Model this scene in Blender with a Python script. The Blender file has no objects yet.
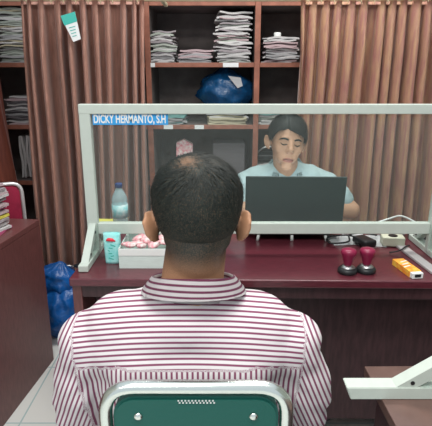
import bpy, bmesh, math, random
from mathutils import Vector, Matrix, Euler, noise
R = math.radians
S = bpy.context.scene
C = S.collection
rnd = random.Random(7)

# ------------------------------------------------------------------ camera
cd = bpy.data.cameras.new('camera'); cam = bpy.data.objects.new('camera', cd); C.objects.link(cam)
cam.location = (0, 0, 1.40); cam.rotation_euler = (R(74), 0, 0)
cd.sensor_width = 36; cd.lens = 40; cd.clip_start = .02
S.camera = cam
# ------------------------------------------------------------------ world, lamps, exposure
w = bpy.data.worlds.new('world'); S.world = w; w.use_nodes = True
bg = w.node_tree.nodes['Background']; bg.inputs[0].default_value = (.86, .93, 1.0, 1); bg.inputs[1].default_value = .62
def area(name, loc, rot, sx, sy, power, col=(1, .97, .92)):
    l = bpy.data.lights.new(name, 'AREA'); l.shape = 'RECTANGLE'; l.size = sx; l.size_y = sy; l.energy = power; l.color = col
    o = bpy.data.objects.new(name, l); C.objects.link(o); o.location = loc; o.rotation_euler = rot; return o
area('ceiling_lamp', (.1, .2, 2.75), (0, 0, 0), 1.3, .5, 29)
area('ceiling_lamp', (.35, 2.0, 2.75), (0, 0, 0), 1.3, .4, 26)
area('ceiling_lamp', (-1.0, -1.2, 2.75), (R(20), 0, 0), 1.3, .5, 22)
S.view_settings.view_transform = 'Standard'; S.view_settings.look = 'None'
S.view_settings.exposure = .35; S.view_settings.gamma = 1; S.view_settings.use_curve_mapping = False

# ------------------------------------------------------------------ materials
def mat(name, col, rough=.6, metal=0, spec=.5, noise_amt=0, nscale=20, stretch=(1, 1, 1), bump=0, bscale=60, col2=None,
        trans=0, alpha=1, sheen=0, ior=1.45, emit=0, coat=0):
    m = bpy.data.materials.new(name); m.use_nodes = True
    nt = m.node_tree; b = nt.nodes['Principled BSDF']; I = b.inputs
    I['Base Color'].default_value = (*col, 1); I['Roughness'].default_value = rough; I['Metallic'].default_value = metal
    I['Specular IOR Level'].default_value = spec; I['Transmission Weight'].default_value = trans; I['Alpha'].default_value = alpha
    I['IOR'].default_value = ior; I['Coat Weight'].default_value = coat
    if sheen: I['Sheen Weight'].default_value = sheen; I['Sheen Roughness'].default_value = .4
    tc = nt.nodes.new('ShaderNodeTexCoord'); mp = nt.nodes.new('ShaderNodeMapping'); mp.inputs['Scale'].default_value = stretch
    nt.links.new(tc.outputs['Object'], mp.inputs[0])
    c2 = col2 or tuple(x * (1 - noise_amt) for x in col)
    if noise_amt or col2:
        n = nt.nodes.new('ShaderNodeTexNoise'); n.inputs['Scale'].default_value = nscale; n.inputs['Detail'].default_value = 5
        mx = nt.nodes.new('ShaderNodeMix'); mx.data_type = 'RGBA'; mx.inputs[6].default_value = (*col, 1); mx.inputs[7].default_value = (*c2, 1)
        nt.links.new(mp.outputs[0], n.inputs['Vector'])
        rmp = nt.nodes.new('ShaderNodeMapRange'); rmp.inputs[1].default_value = .35; rmp.inputs[2].default_value = .65
        nt.links.new(n.outputs[0], rmp.inputs[0]); nt.links.new(rmp.outputs[0], mx.inputs[0]); nt.links.new(mx.outputs[2], I['Base Color'])
    if bump:
        n2 = nt.nodes.new('ShaderNodeTexNoise'); n2.inputs['Scale'].default_value = bscale; n2.inputs['Detail'].default_value = 4
        bp = nt.nodes.new('ShaderNodeBump'); bp.inputs['Strength'].default_value = bump; bp.inputs['Distance'].default_value = .01
        nt.links.new(mp.outputs[0], n2.inputs['Vector']); nt.links.new(n2.outputs[0], bp.inputs['Height']); nt.links.new(bp.outputs[0], I['Normal'])
    return m

M = {}
M['wall'] = mat('wall_paint', (.42, .42, .38), .8, noise_amt=.1, nscale=3)
M['wood'] = mat('maroon_veneer', (.125, .024, .036), .30, noise_amt=.35, nscale=30, stretch=(1, 8, 8), coat=.25)
M['wood_side'] = mat('brown_laminate', (.150, .052, .050), .42, noise_amt=.3, nscale=20, stretch=(6, 6, 1), coat=.15)
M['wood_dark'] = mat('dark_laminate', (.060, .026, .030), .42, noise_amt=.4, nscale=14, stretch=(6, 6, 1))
M['wood_red'] = mat('reddish_shelf_edge', (.34, .13, .085), .5, noise_amt=.3, nscale=20)
M['shelf_dark'] = mat('dark_shelf_board', (.15, .125, .12), .7, noise_amt=.3, nscale=12)
M['white_metal'] = mat('white_powder_coat', (.52, .58, .525), .45, noise_amt=.04, nscale=40)
M['chrome'] = mat('chrome', (.75, .80, .76), .22, 1)
M['white_tube'] = mat('whitish_chrome', (.8, .8, .8), .3, .6)
M['teal'] = mat('teal_vinyl', (.006, .095, .075), .55, bump=.15, bscale=300)
M['redpad'] = mat('red_vinyl', (.33, .012, .05), .6, noise_amt=.2, bump=.2, bscale=200)
M['curtain'] = mat('rosy_brown_satin', (.66, .37, .29), .40, noise_amt=.2, nscale=90, stretch=(1, 1, .15), sheen=.4, spec=.4)
M['curtain2'] = mat('copper_satin', (.70, .44, .27), .36, noise_amt=.3, nscale=60, stretch=(1, 1, .12), sheen=.4, col2=(.56, .27, .23))
M['curtain3'] = mat('dark_copper_satin', (.30, .085, .055), .4, noise_amt=.3, nscale=60, stretch=(1, 1, .12), sheen=.3)
M['cream'] = mat('cream_rail', (.72, .66, .45), .45)
M['black'] = mat('black_plastic', (.015, .016, .018), .4)
M['laptop'] = mat('dark_laptop_lid', (.005, .026, .026), .4, noise_amt=.15, nscale=200)
M['screen'] = mat('laptop_screen', (.02, .02, .025), .2)
for k_, v_ in (('Emission Color', (.85, .93, 1, 1)), ('Emission Strength', 3.2)): M['screen'].node_tree.nodes['Principled BSDF'].inputs[k_].default_value = v_
M['paper'] = mat('white_paper', (.78, .80, .80), .8)
M['blue'] = mat('blue_plastic_film', (.006, .10, .36), .3, noise_amt=.3, nscale=14, bump=.6, bscale=30)
M['bluebag'] = mat('dark_blue_plastic_film', (.008, .075, .20), .22, noise_amt=.4, nscale=14, bump=.8, bscale=30)
M['white'] = mat('white_plastic', (.78, .80, .78), .4)
M['blue_paint'] = mat('sky_blue_print', (.03, .32, .70), .5)
M['teal_print'] = mat('teal_print', (.05, .45, .38), .5)
M['skin'] = mat('tan_skin', (.44, .225, .125), .52, noise_amt=.10, nscale=30, bump=.08, bscale=200, spec=.4)
M['skin_face'] = mat('light_tan_skin', (.47, .27, .17), .48, noise_amt=.08, nscale=30, spec=.4)
M['lip'] = mat('lip', (.30, .11, .085), .5)
M['hair'] = mat('black_hair', (.013, .018, .016), .6, spec=.3, noise_amt=.4, nscale=200)
M['teal_shirt'] = mat('grey_teal_cotton', (.34, .45, .46), .8, noise_amt=.1, nscale=200, bump=.3, bscale=16)
M['trouser'] = mat('dark_trousers', (.02, .02, .025), .8)
M['maroon'] = mat('maroon_handle', (.22, .012, .05), .3)
M['orange'] = mat('orange_card', (.85, .22, .02), .5, col2=(.85, .55, .08), nscale=50)
M['yellow'] = mat('yellow_paper', (.72, .66, .12), .7)
M['pinkwrap'] = mat('pink_wrapper', (.75, .25, .30), .5, col2=(.8, .75, .72), nscale=60)
M['cable'] = mat('black_cable', (.012, .014, .016), .5)
M['greystrip'] = mat('grey_cable_trunk', (.40, .38, .38), .5)
M['steel'] = mat('steel', (.5, .5, .5), .3, 1)
M['bottlecap'] = mat('navy_cap', (.02, .06, .22), .4)
M['waterplastic'] = mat('clear_bottle', (.62, .80, .84), .12, trans=.35, alpha=.6)
M['bottlelabel'] = mat('turquoise_label', (.20, .62, .66), .4, col2=(.75, .85, .85), nscale=45)
M['cup'] = mat('turquoise_pack', (.22, .68, .66), .35, col2=(.42, .80, .78), nscale=40)
M['redmark'] = mat('red_mark', (.75, .03, .05), .5)
M['boxboard'] = mat('pale_box_board', (.66, .76, .72), .6, noise_amt=.08, nscale=60, stretch=(.5, 1, 6))
M['sage'] = mat('pale_sage', (.62, .64, .50), .5)
M['scalp'] = mat('scalp', (.25, .17, .11), .4)

def papermat(name, col, dark=.75, pitch=.0016):
    m = mat(name, col, .8); nt = m.node_tree; b = nt.nodes['Principled BSDF']
    tc = nt.nodes['Texture Coordinate']; sp = nt.nodes.new('ShaderNodeSeparateXYZ'); nt.links.new(tc.outputs['Object'], sp.inputs[0])
    n = nt.nodes.new('ShaderNodeTexNoise'); n.inputs['Scale'].default_value = 1
    mp = nt.nodes.new('ShaderNodeMapping'); mp.inputs['Scale'].default_value = (4, 4, 420); nt.links.new(tc.outputs['Object'], mp.inputs[0]); nt.links.new(mp.outputs[0], n.inputs['Vector'])
    mx = nt.nodes.new('ShaderNodeMix'); mx.data_type = 'RGBA'; mx.inputs[6].default_value = (*[c * dark for c in col], 1); mx.inputs[7].default_value = (*col, 1)
    rm = nt.nodes.new('ShaderNodeMapRange'); rm.inputs[1].default_value = .4; rm.inputs[2].default_value = .55
    nt.links.new(n.outputs[0], rm.inputs[0]); nt.links.new(rm.outputs[0], mx.inputs[0]); nt.links.new(mx.outputs[2], b.inputs['Base Color'])
    return m
PAP = {k: papermat('file_' + k, c) for k, c in dict(white=(.58, .57, .57), grey=(.38, .38, .39), sage=(.42, .46, .41), pink=(.50, .38, .40), mauve=(.36, .32, .34),
       teal=(.20, .42, .40), tan=(.55, .50, .36), dark=(.14, .13, .14), magenta=(.50, .10, .22), yellow=(.70, .62, .10)).items()}

# glass pane: a real thin sheet, partly hazy
def glassmat():
    m = bpy.data.materials.new('acrylic_sheet'); m.use_nodes = True; nt = m.node_tree; nt.nodes.clear()
    out = nt.nodes.new('ShaderNodeOutputMaterial'); t = nt.nodes.new('ShaderNodeBsdfTransparent'); t.inputs[0].default_value = (.93, .96, .95, 1)
    p = nt.nodes.new('ShaderNodeBsdfPrincipled'); p.inputs['Base Color'].default_value = (.55, .60, .58, 1); p.inputs['Roughness'].default_value = .12
    mx = nt.nodes.new('ShaderNodeMixShader'); mx.inputs[0].default_value = .05
    nt.links.new(t.outputs[0], mx.inputs[1]); nt.links.new(p.outputs[0], mx.inputs[2]); nt.links.new(mx.outputs[0], out.inputs[0]); return m
M['acrylic'] = glassmat()

def tilemat():
    m = bpy.data.materials.new('white_floor_tiles'); m.use_nodes = True; nt = m.node_tree; b = nt.nodes['Principled BSDF']
    tc = nt.nodes.new('ShaderNodeTexCoord'); mp = nt.nodes.new('ShaderNodeMapping'); mp.inputs['Location'].default_value = (.82, -2.09 + .8 * 3, 0)
    br = nt.nodes.new('ShaderNodeTexBrick'); br.offset = 0; br.inputs['Scale'].default_value = 1; br.inputs['Brick Width'].default_value = .4; br.inputs['Row Height'].default_value = .4
    br.inputs['Mortar Size'].default_value = .004; br.inputs['Mortar Smooth'].default_value = .3
    br.inputs['Color1'].default_value = (.78, .78, .74, 1); br.inputs['Color2'].default_value = (.74, .76, .73, 1); br.inputs['Mortar'].default_value = (.42, .55, .55, 1)
    nt.links.new(tc.outputs['Object'], mp.inputs[0]); nt.links.new(mp.outputs[0], br.inputs['Vector']); nt.links.new(br.outputs[0], b.inputs['Base Color'])
    b.inputs['Roughness'].default_value = .25
    return m
M['tile'] = tilemat()

def stripemat():
    m = mat('striped_cotton', (.7, .68, .7), .85, bump=.25, bscale=18); nt = m.node_tree; b = nt.nodes['Principled BSDF']
    a = nt.nodes.new('ShaderNodeAttribute'); a.attribute_name = 'stripe'
    s = nt.nodes.new('ShaderNodeMath'); s.operation = 'SINE'; nt.links.new(a.outputs['Fac'], s.inputs[0])
    rm = nt.nodes.new('ShaderNodeMapRange'); rm.inputs[1].default_value = .0; rm.inputs[2].default_value = .6; nt.links.new(s.outputs[0], rm.inputs[0])
    mx = nt.nodes.new('ShaderNodeMix'); mx.data_type = 'RGBA'; mx.inputs[6].default_value = (.66, .63, .64, 1); mx.inputs[7].default_value = (.20, .050, .105, 1)
    nt.links.new(rm.outputs[0], mx.inputs[0]); nt.links.new(mx.outputs[2], b.inputs['Base Color']); return m
M['stripe'] = stripemat()

def fademat(name, rough, skin=(.44, .225, .125)):   # cropped hair: skin shows through towards the nape and temples
    m = mat(name, skin, rough); nt = m.node_tree; b = nt.nodes['Principled BSDF']
    a = nt.nodes.new('ShaderNodeAttribute'); a.attribute_name = 'fade'
    tc = nt.nodes['Texture Coordinate']; n = nt.nodes.new('ShaderNodeTexNoise'); n.inputs['Scale'].default_value = 420; nt.links.new(tc.outputs['Object'], n.inputs['Vector'])
    ad = nt.nodes.new('ShaderNodeMath'); ad.operation = 'MULTIPLY_ADD'; ad.inputs[1].default_value = .5; ad.inputs[2].default_value = -.23; nt.links.new(n.outputs[0], ad.inputs[0])
    s = nt.nodes.new('ShaderNodeMath'); s.operation = 'ADD'; s.use_clamp = True; g = nt.nodes.new('ShaderNodeMath'); g.operation = 'MULTIPLY'; q = nt.nodes.new('ShaderNodeMapRange'); q.inputs[1].default_value = 0; q.inputs[2].default_value = .3
    nt.links.new(a.outputs['Fac'], q.inputs[0]); nt.links.new(q.outputs[0], g.inputs[0]); nt.links.new(ad.outputs[0], g.inputs[1])
    nt.links.new(a.outputs['Fac'], s.inputs[0]); nt.links.new(g.outputs[0], s.inputs[1])
    mx = nt.nodes.new('ShaderNodeMix'); mx.data_type = 'RGBA'; mx.inputs[6].default_value = (*skin, 1); mx.inputs[7].default_value = (.018, .023, .019, 1)
    nt.links.new(s.outputs[0], mx.inputs[0]); nt.links.new(mx.outputs[2], b.inputs['Base Color'])
    return m
M['fade'] = fademat('cropped_hair', .65)
M['fade'].node_tree.nodes['Principled BSDF'].inputs['Specular IOR Level'].default_value = .25
M['skin'] = fademat('tan_skin', .52)

# ------------------------------------------------------------------ mesh helpers
def obj(name, bm, m=None, parent=None, smooth=False, loc=(0, 0, 0), rot=(0, 0, 0)):
    me = bpy.data.meshes.new(name)
    if isinstance(bm, bmesh.types.BMesh): bm.to_mesh(me); bm.free()
    else: me = bm
    o = bpy.data.objects.new(name, me); C.objects.link(o)
    if m:
        me.materials.clear()
        for x in (m if isinstance(m, list) else [m]): me.materials.append(M[x] if isinstance(x, str) else x)
    o.location = loc; o.rotation_euler = rot
    if parent: o.parent = parent
    if smooth:
        for p in me.polygons: p.use_smooth = True
    return o
def thing(name, label, cat, loc=(0, 0, 0), rz=0, group=None):
    o = bpy.data.objects.new(name, None); C.objects.link(o); o.empty_display_size = .05
    o.location = loc; o.rotation_euler = (0, 0, rz); tag(o, label, cat, group); return o
def tag(o, label, cat, group=None):
    o['label'] = label; o['category'] = cat
    if group: o['group'] = group
    return o
def struct(name, bm, m, **k):
    o = obj(name, bm, m, **k); o['kind'] = 'structure'; return o
def B(): return bmesh.new()
def box(bm, c, s, bev=0, rot=(0, 0, 0), mi=0, seg=2):
    r = bmesh.ops.create_cube(bm, size=1)
    vs = r['verts']; mx = Matrix.Translation(c) @ Euler(rot).to_matrix().to_4x4() @ Matrix.Diagonal((*s, 1))
    bmesh.ops.transform(bm, matrix=mx, verts=vs)
    fs = {f for v in vs for f in v.link_faces}
    for f in fs: f.material_index = mi
    if bev:
        es = list({e for v in vs for e in v.link_edges})
        rr = bmesh.ops.bevel(bm, geom=es, offset=bev, segments=seg, affect='EDGES', profile=.5)
        for f in rr['faces']: f.material_index = mi
    return bm
def bx(c, s, bev=0, rot=(0, 0, 0)): return box(B(), c, s, bev, rot)
def tube(bm, pts, r, n=10, cap=True, rs=None):
    pts = [Vector(p) for p in pts]; rings = []
    up = Vector((0, 0, 1))
    prev = None
    for i, p in enumerate(pts):
        t = (pts[min(i + 1, len(pts) - 1)] - pts[max(i - 1, 0)]).normalized()
        if prev is None:
            a = up if abs(t.dot(up)) < .9 else Vector((1, 0, 0))
            u = t.cross(a).normalized()
        else:
            u = (prev - t * prev.dot(t)).normalized()
        prev = u; v = t.cross(u); rr = rs[i] if rs else r
        rings.append([bm.verts.new(p + (u * math.cos(2 * math.pi * k / n) + v * math.sin(2 * math.pi * k / n)) * rr) for k in range(n)])
    for a, b in zip(rings, rings[1:]):
        for k in range(n): bm.faces.new((a[k], a[(k + 1) % n], b[(k + 1) % n], b[k]))
    if cap: bm.faces.new(rings[0][::-1]); bm.faces.new(rings[-1])
    bmesh.ops.recalc_face_normals(bm, faces=bm.faces)
    return bm
def smoothpath(pts, sub=6, closed=False):
    P = [Vector(p) for p in pts]; out = []; n = len(P)
    for i in range(n - 1):
        p0 = P[max(i - 1, 0)]; p1 = P[i]; p2 = P[i + 1]; p3 = P[min(i + 2, n - 1)]
        for k in range(sub):
            t = k / sub
            out.append(.5 * ((2 * p1) + (-p0 + p2) * t + (2 * p0 - 5 * p1 + 4 * p2 - p3) * t * t + (-p0 + 3 * p1 - 3 * p2 + p3) * t ** 3))
    out.append(P[-1]); return out
def roundpath(pts, r, seg=6):
    P = [Vector(p) for p in pts]; out = [P[0]]
    for i in range(1, len(P) - 1):
        a = (P[i - 1] - P[i]).normalized(); b = (P[i + 1] - P[i]).normalized()
        s = P[i] + a * r; e = P[i] + b * r
        for k in range(seg + 1):
            t = k / seg; out.append((1 - t) ** 2 * s + 2 * t * (1 - t) * P[i] + t * t * e)
    out.append(P[-1]); return out
def lathe(bm, prof, n=24, c=(0, 0, 0), mi=0):
    rings = []
    for r, z in prof:
        rings.append([bm.verts.new((c[0] + max(r, 1e-4) * math.cos(2 * math.pi * k / n), c[1] + max(r, 1e-4) * math.sin(2 * math.pi * k / n), c[2] + z)) for k in range(n)])
    for a, b in zip(rings, rings[1:]):
        for k in range(n):
            f = bm.faces.new((a[k], a[(k + 1) % n], b[(k + 1) % n], b[k])); f.material_index = mi
    bm.faces.new(rings[0][::-1]).material_index = mi; bm.faces.new(rings[-1]).material_index = mi
    return bm
def prism(bm, poly, axis, a, b):
    """poly of 2D points extruded along axis 'x'|'y'|'z' from a to b"""
    f3 = {'x': lambda p, t: (t, p[0], p[1]), 'y': lambda p, t: (p[0], t, p[1]), 'z': lambda p, t: (p[0], p[1], t)}[axis]
    A = [bm.verts.new(f3(p, a)) for p in poly]; Bv = [bm.verts.new(f3(p, b)) for p in poly]; n = len(poly)
    bm.faces.new(A); bm.faces.new(Bv[::-1])
    for i in range(n): bm.faces.new((A[i], Bv[i], Bv[(i + 1) % n], A[(i + 1) % n]))
    bmesh.ops.recalc_face_normals(bm, faces=bm.faces); return bm
def text_mesh(name, s, size, m, parent, loc, rot, extrude=.0004, width=None, bold=.0):
    cu = bpy.data.curves.new(name, 'FONT'); cu.body = s; cu.size = size; cu.extrude = extrude; cu.offset = bold; cu.align_x = 'LEFT'; cu.align_y = 'CENTER'
    t = bpy.data.objects.new(name, cu); C.objects.link(t); dg = bpy.context.evaluated_depsgraph_get(); dg.update()
    me = bpy.data.meshes.new_from_object(t.evaluated_get(dg)); bpy.data.objects.remove(t); bpy.data.curves.remove(cu)
    if width:
        xs = [v.co.x for v in me.vertices]; k = width / (max(xs) - min(xs)); x0 = min(xs)
        for v in me.vertices: v.co.x = (v.co.x - x0) * k
    return obj(name, me, m, parent, loc=loc, rot=rot)
def union(prims, voxel=.005, smooth=4, fac=.5):
    """one continuous surface grown from overlapping rounded volumes"""
    bm = B()
    for p in prims:
        if p[0] == 'e':
            _, c, r = p[:3]; rot = p[3] if len(p) > 3 else (0, 0, 0)
            q = bmesh.ops.create_icosphere(bm, subdivisions=3, radius=1)
            rm = rot if isinstance(rot, Matrix) else Euler(rot).to_matrix()
            bmesh.ops.transform(bm, matrix=Matrix.Translation(c) @ rm.to_4x4() @ Matrix.Diagonal((*r, 1)), verts=q['verts'])
        else:
            _, a, ra, b, rb = p[:5]; a, b = Vector(a), Vector(b); d = (b - a); L = d.length
            for cc, rr in ((a, ra), (b, rb)):
                q = bmesh.ops.create_icosphere(bm, subdivisions=3, radius=rr); bmesh.ops.translate(bm, vec=cc, verts=q['verts'])
            if L > 1e-5:
                q = bmesh.ops.create_cone(bm, cap_ends=True, segments=24, radius1=ra, radius2=rb, depth=L)
                bmesh.ops.transform(bm, matrix=Matrix.Translation((a + b) / 2) @ Vector((0, 0, 1)).rotation_difference(d).to_matrix().to_4x4(), verts=q['verts'])
    me = bpy.data.meshes.new('tmp'); bm.to_mesh(me); bm.free()
    o = bpy.data.objects.new('tmp', me); C.objects.link(o)
    r = o.modifiers.new('r', 'REMESH'); r.mode = 'VOXEL'; r.voxel_size = voxel
    s = o.modifiers.new('s', 'SMOOTH'); s.iterations = smooth; s.factor = fac
    dg = bpy.context.evaluated_depsgraph_get(); dg.update()
    out = bpy.data.meshes.new_from_object(o.evaluated_get(dg)); bpy.data.objects.remove(o); bpy.data.meshes.remove(me)
    return out
def ss(a, b, x):
    t = min(1, max(0, (x - a) / (b - a))); return t * t * (3 - 2 * t)

# ------------------------------------------------------------------ room
struct('floor', bx((0, 1.0, -.05), (4.6, 4.9, .1)), 'tile')
struct('wall_back', bx((0, 3.42, 1.35), (4.6, .08, 2.9)), 'wall')
struct('wall_left', bx((-2.34, 1.0, 1.35), (.08, 4.9, 2.9)), 'wall')
struct('wall_right', bx((2.34, 1.0, 1.35), (.08, 4.9, 2.9)), 'wall')

# ------------------------------------------------------------------ bookshelf
shelf = thing('open_bookshelf', 'tall dark open bookshelf with reddish edges along the back wall, behind the curtains', 'bookshelf', (0, 2.9, 0))
XP = [-1.65, -1.02, -.392, .237, .865, 1.49]
for x in XP:
    p = obj('upright', bx((x, .20, 1.07), (.03, .38, 2.14), .001), 'shelf_dark', shelf)
    obj('edge_strip', bx((x, .004, 1.07), (.032, .012, 2.14), .002), 'wood_red', p)
ZS = [.06, .41, .762, 1.103, 1.458, 1.788, 2.12]
for z in ZS:
    for a, b in zip(XP, XP[1:]):
        p = obj('shelf_board', bx(((a + b) / 2, .20, z), (b - a - .03, .37, .022), .001), 'shelf_dark', shelf)
        obj('edge_strip', bx(((a + b) / 2, .006, z), (b - a - .034, .010, .026), .002), 'wood_red', p)
obj('back_panel', bx((-.08, .395, 1.07), (3.17, .01, 2.14)), 'shelf_dark', shelf)
for x, z, wd in ((.085, 1.458, .09), (-.375, 1.458, .045), (-.285, 1.103, .055), (-.10, 1.103, .055)):
    obj('paper_label', bx((x, -.001, z), (wd, .0015, .024)), 'paper', shelf)

FILEM = {}
def file_mesh(k, w, d, h):
    bm = B(); nx, ny = 8, 6
    r2 = random.Random(k)
    bend = r2.uniform(-.009, .007); ph = r2.uniform(0, 6)
    for side in (0, 1):
        pass
    g = {}
    for s in (0, 1):
        for i in range(nx + 1):
            for j in range(ny + 1):
                u = i / nx - .5; v = j / ny - .5
                z = (h if s else 0) + bend * (2 * u) ** 2 + 0.0028 * math.sin(9 * u + ph + 3 * v) - .002 * (2 * v) ** 2
                if s: z -= h * .25 * abs(2 * u) ** 3
                g[s, i, j] = bm.verts.new((u * w + r2.uniform(-1, 1) * .0015, v * d, z))
    for i in range(nx):
        for j in range(ny):
            bm.faces.new((g[1, i, j], g[1, i + 1, j], g[1, i + 1, j + 1], g[1, i, j + 1]))
            bm.faces.new((g[0, i, j], g[0, i, j + 1], g[0, i + 1, j + 1], g[0, i + 1, j]))
    for i in range(nx):
        bm.faces.new((g[0, i, 0], g[0, i + 1, 0], g[1, i + 1, 0], g[1, i, 0])); bm.faces.new((g[0, i + 1, ny], g[0, i, ny], g[1, i, ny], g[1, i + 1, ny]))
    for j in range(ny):
        bm.faces.new((g[0, 0, j + 1], g[0, 0, j], g[1, 0, j], g[1, 0, j + 1])); bm.faces.new((g[0, nx, j], g[0, nx, j + 1], g[1, nx, j + 1], g[1, nx, j]))
    return bm
def stack(x, y, z, w, H, cols, label, group, d=.27, hmin=.007, hmax=.0135, name='paper_file', yaw=13, fixed=None):
    zz = z; i = 0
    while zz < z + H - .004:
        h = rnd.uniform(hmin, hmax); ww = w * rnd.uniform(.88, 1.0)
        c = fixed[i % len(fixed)] if fixed else rnd.choice(cols)
        o = obj(name, file_mesh(rnd.randint(0, 9999), ww, d, h), PAP[c], smooth=False, loc=(x + rnd.uniform(-.5, .5) * (w - ww) , y + rnd.uniform(-.012, .012), zz), rot=(0, 0, R(rnd.uniform(-yaw, yaw) * .5)))
        for p in o.data.polygons: p.use_smooth = False
        tag(o, label, 'file', group); zz += h * .98 ; i += 1
Z1 = 1.470; Z2 = 1.115; Z3 = .774
yb = 3.07
stack(-.312, yb, Z1, .15, .175, ['white', 'grey', 'sage', 'white', 'mauve'], 'grey-white paper file in the stack at the left end of the top visible shelf', 'files in the left stack on the upper shelf')
stack(-.118, yb, Z1, .20, .068, ['mauve', 'grey', 'pink'], 'mauve-grey paper file in the low stack between two taller stacks', 'files in the low middle stack on the upper shelf')
stack(.098, yb, Z1, .205, .275, ['white', 'grey', 'white', 'mauve', 'pink', 'white', 'sage'], 'white paper file in the tallest stack, left of the red upright', 'files in the tallest stack on the upper shelf')
stack(.375, yb, Z1, .20, .145, ['grey', 'white', 'pink', 'grey', 'mauve'], 'grey-pink paper file in the stack right of the red upright on the upper shelf', 'files right of the upright on the upper shelf')
stack(.335, yb, Z2, .19, .075, ['sage', 'teal', 'white'], 'greenish file lying on the shelf just above the officer\'s head', 'greenish files above the officer', hmax=.012)
stack(.065, yb, Z2, .24, .065, ['tan', 'grey', 'tan', 'white'], 'buff envelope file lying under the screen\'s top rail left of the red upright', 'buff files on the second shelf', hmax=.012)
stack(-.27, yb, Z2, .17, .05, ['teal', 'grey'], 'dull teal file lying behind the name strip on the second shelf', 'teal files on the second shelf')
stack(.33, yb, Z3, .15, .10, ['white', 'white', 'grey'], 'white file in the small stack on the shelf beside the officer\'s ear', 'files beside the officer')
stack(-1.16, yb, Z1, .20, .30, ['sage', 'grey', 'white', 'tan', 'dark', 'sage'], 'grey-green file in the tall stack at the far left, between two curtains', 'files at the far left on the upper shelf')
stack(-1.16, yb, Z2, .20, .17, ['grey', 'pink', 'dark', 'white'], 'grey and pink file in the far left stack one shelf down', 'files at the far left on the second shelf')
for k in range(9):
    o = obj('paper_file', file_mesh(k + 50, .26, .20, .014), PAP[rnd.choice(['grey', 'white', 'sage', 'dark'])], loc=(-1.215 + k * .019, yb, Z3 + .135 + rnd.uniform(-.01, .01)), rot=(0, R(90), 0))
    tag(o, 'thin grey file standing upright low on the far left shelf', 'file', 'upright files at the far left')
# small white cup-like roll on the right stack
bm = lathe(B(), [(.0, 0), (.020, 0), (.021, .003), (.021, .02), (.018, .023), (0, .023)], 16)
tag(obj('tape_roll', bm, 'white', smooth=True, loc=(.36, 2.99, Z1 + .148)), 'small white tape roll on top of the file stack right of the red upright', 'tape roll')

# storage tin behind the officer's ear: a curved grey band
t = thing('letter_tray', 'grey rounded letter tray on the shelf beside the officer\'s ear, white papers below', 'tray', (.315, 2.975, Z3 + .115))
bm = B(); tube(bm, smoothpath([(-.065, 0, 0), (-.06, -.02, .05), (-.02, -.03, .085), (.03, -.03, .09), (.07, -.02, .085)], 5), .006, 8); obj('rim', bm, 'steel', t, True)
obj('tray_body', bx((.01, .07, .02), (.13, .16, .035), .008), 'black', t)

# blue plastic bag on shelf
def bag_mesh(w, d, h, seed, knot=True):
    bm = B(); q = bmesh.ops.create_uvsphere(bm, u_segments=48, v_segments=32, radius=1)
    for v in bm.verts:
        n = v.co.normalized(); ang = math.atan2(n.y, n.x)
        f = 1 + .22 * noise.noise(n * 2.2 + Vector((seed, 0, 0))) + .09 * noise.noise(n * 7 + Vector((0, seed, 0)))
        z = n.z
        top = ss(.35, 1.0, z)
        rr = (1 - .55 * top) if knot else 1
        rr += .05 * math.sin(ang * 11 + seed) * ss(.1, .8, z)
        sq = (abs(n.x) ** 3 + abs(n.y) ** 3 + 1e-6) ** (-1 / 3) * math.hypot(n.x, n.y)
        zz = max(z, -.88)
        v.co = Vector((n.x * w * f * rr * (.6 + .4 * sq), n.y * d * f * rr * (.6 + .4 * sq), (zz + .88) / 1.88 * h))
    return bm
o = obj('plastic_bag', bag_mesh(.165, .13, .27, 3.1), 'bluebag', smooth=True, loc=(.055, 3.06, Z2 + .068))
tag(o, 'glossy blue plastic bag stuffed onto the second shelf above the screen', 'bag')
bm = prism(B(), [(-.045, .022), (.03, .012), (.042, -.035), (.012, -.048)], 'y', -.0015, .0015)
tag(obj('paper_slip', bm, PAP['grey'], loc=(.115, 2.925, 1.375), rot=(R(-10), 0, 0)), 'pale grey slip hanging over the blue bag on the shelf', 'paper')
# pink packet seen over the head
t = thing('snack_packet', 'pink and white packet standing on the shelf just above the near man\'s head', 'packet', (-.20, 3.0, Z3))
bm = B(); prism(bm, [(-.05, 0), (.05, 0), (.055, .215), (.0, .245), (-.045, .225)], 'y', -.03, .03); obj('wrapper', bm, 'pinkwrap', t)
obj('band', bx((0, -.032, .05), (.104, .003, .05)), 'white', t)
# dark binder boxes in the third tier
tag(obj('box_file', bx((.08, 3.10, Z3 + .11), (.2, .24, .22), .004), PAP['dark']), 'dark box file on the third shelf seen through the screen', 'box file')

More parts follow.
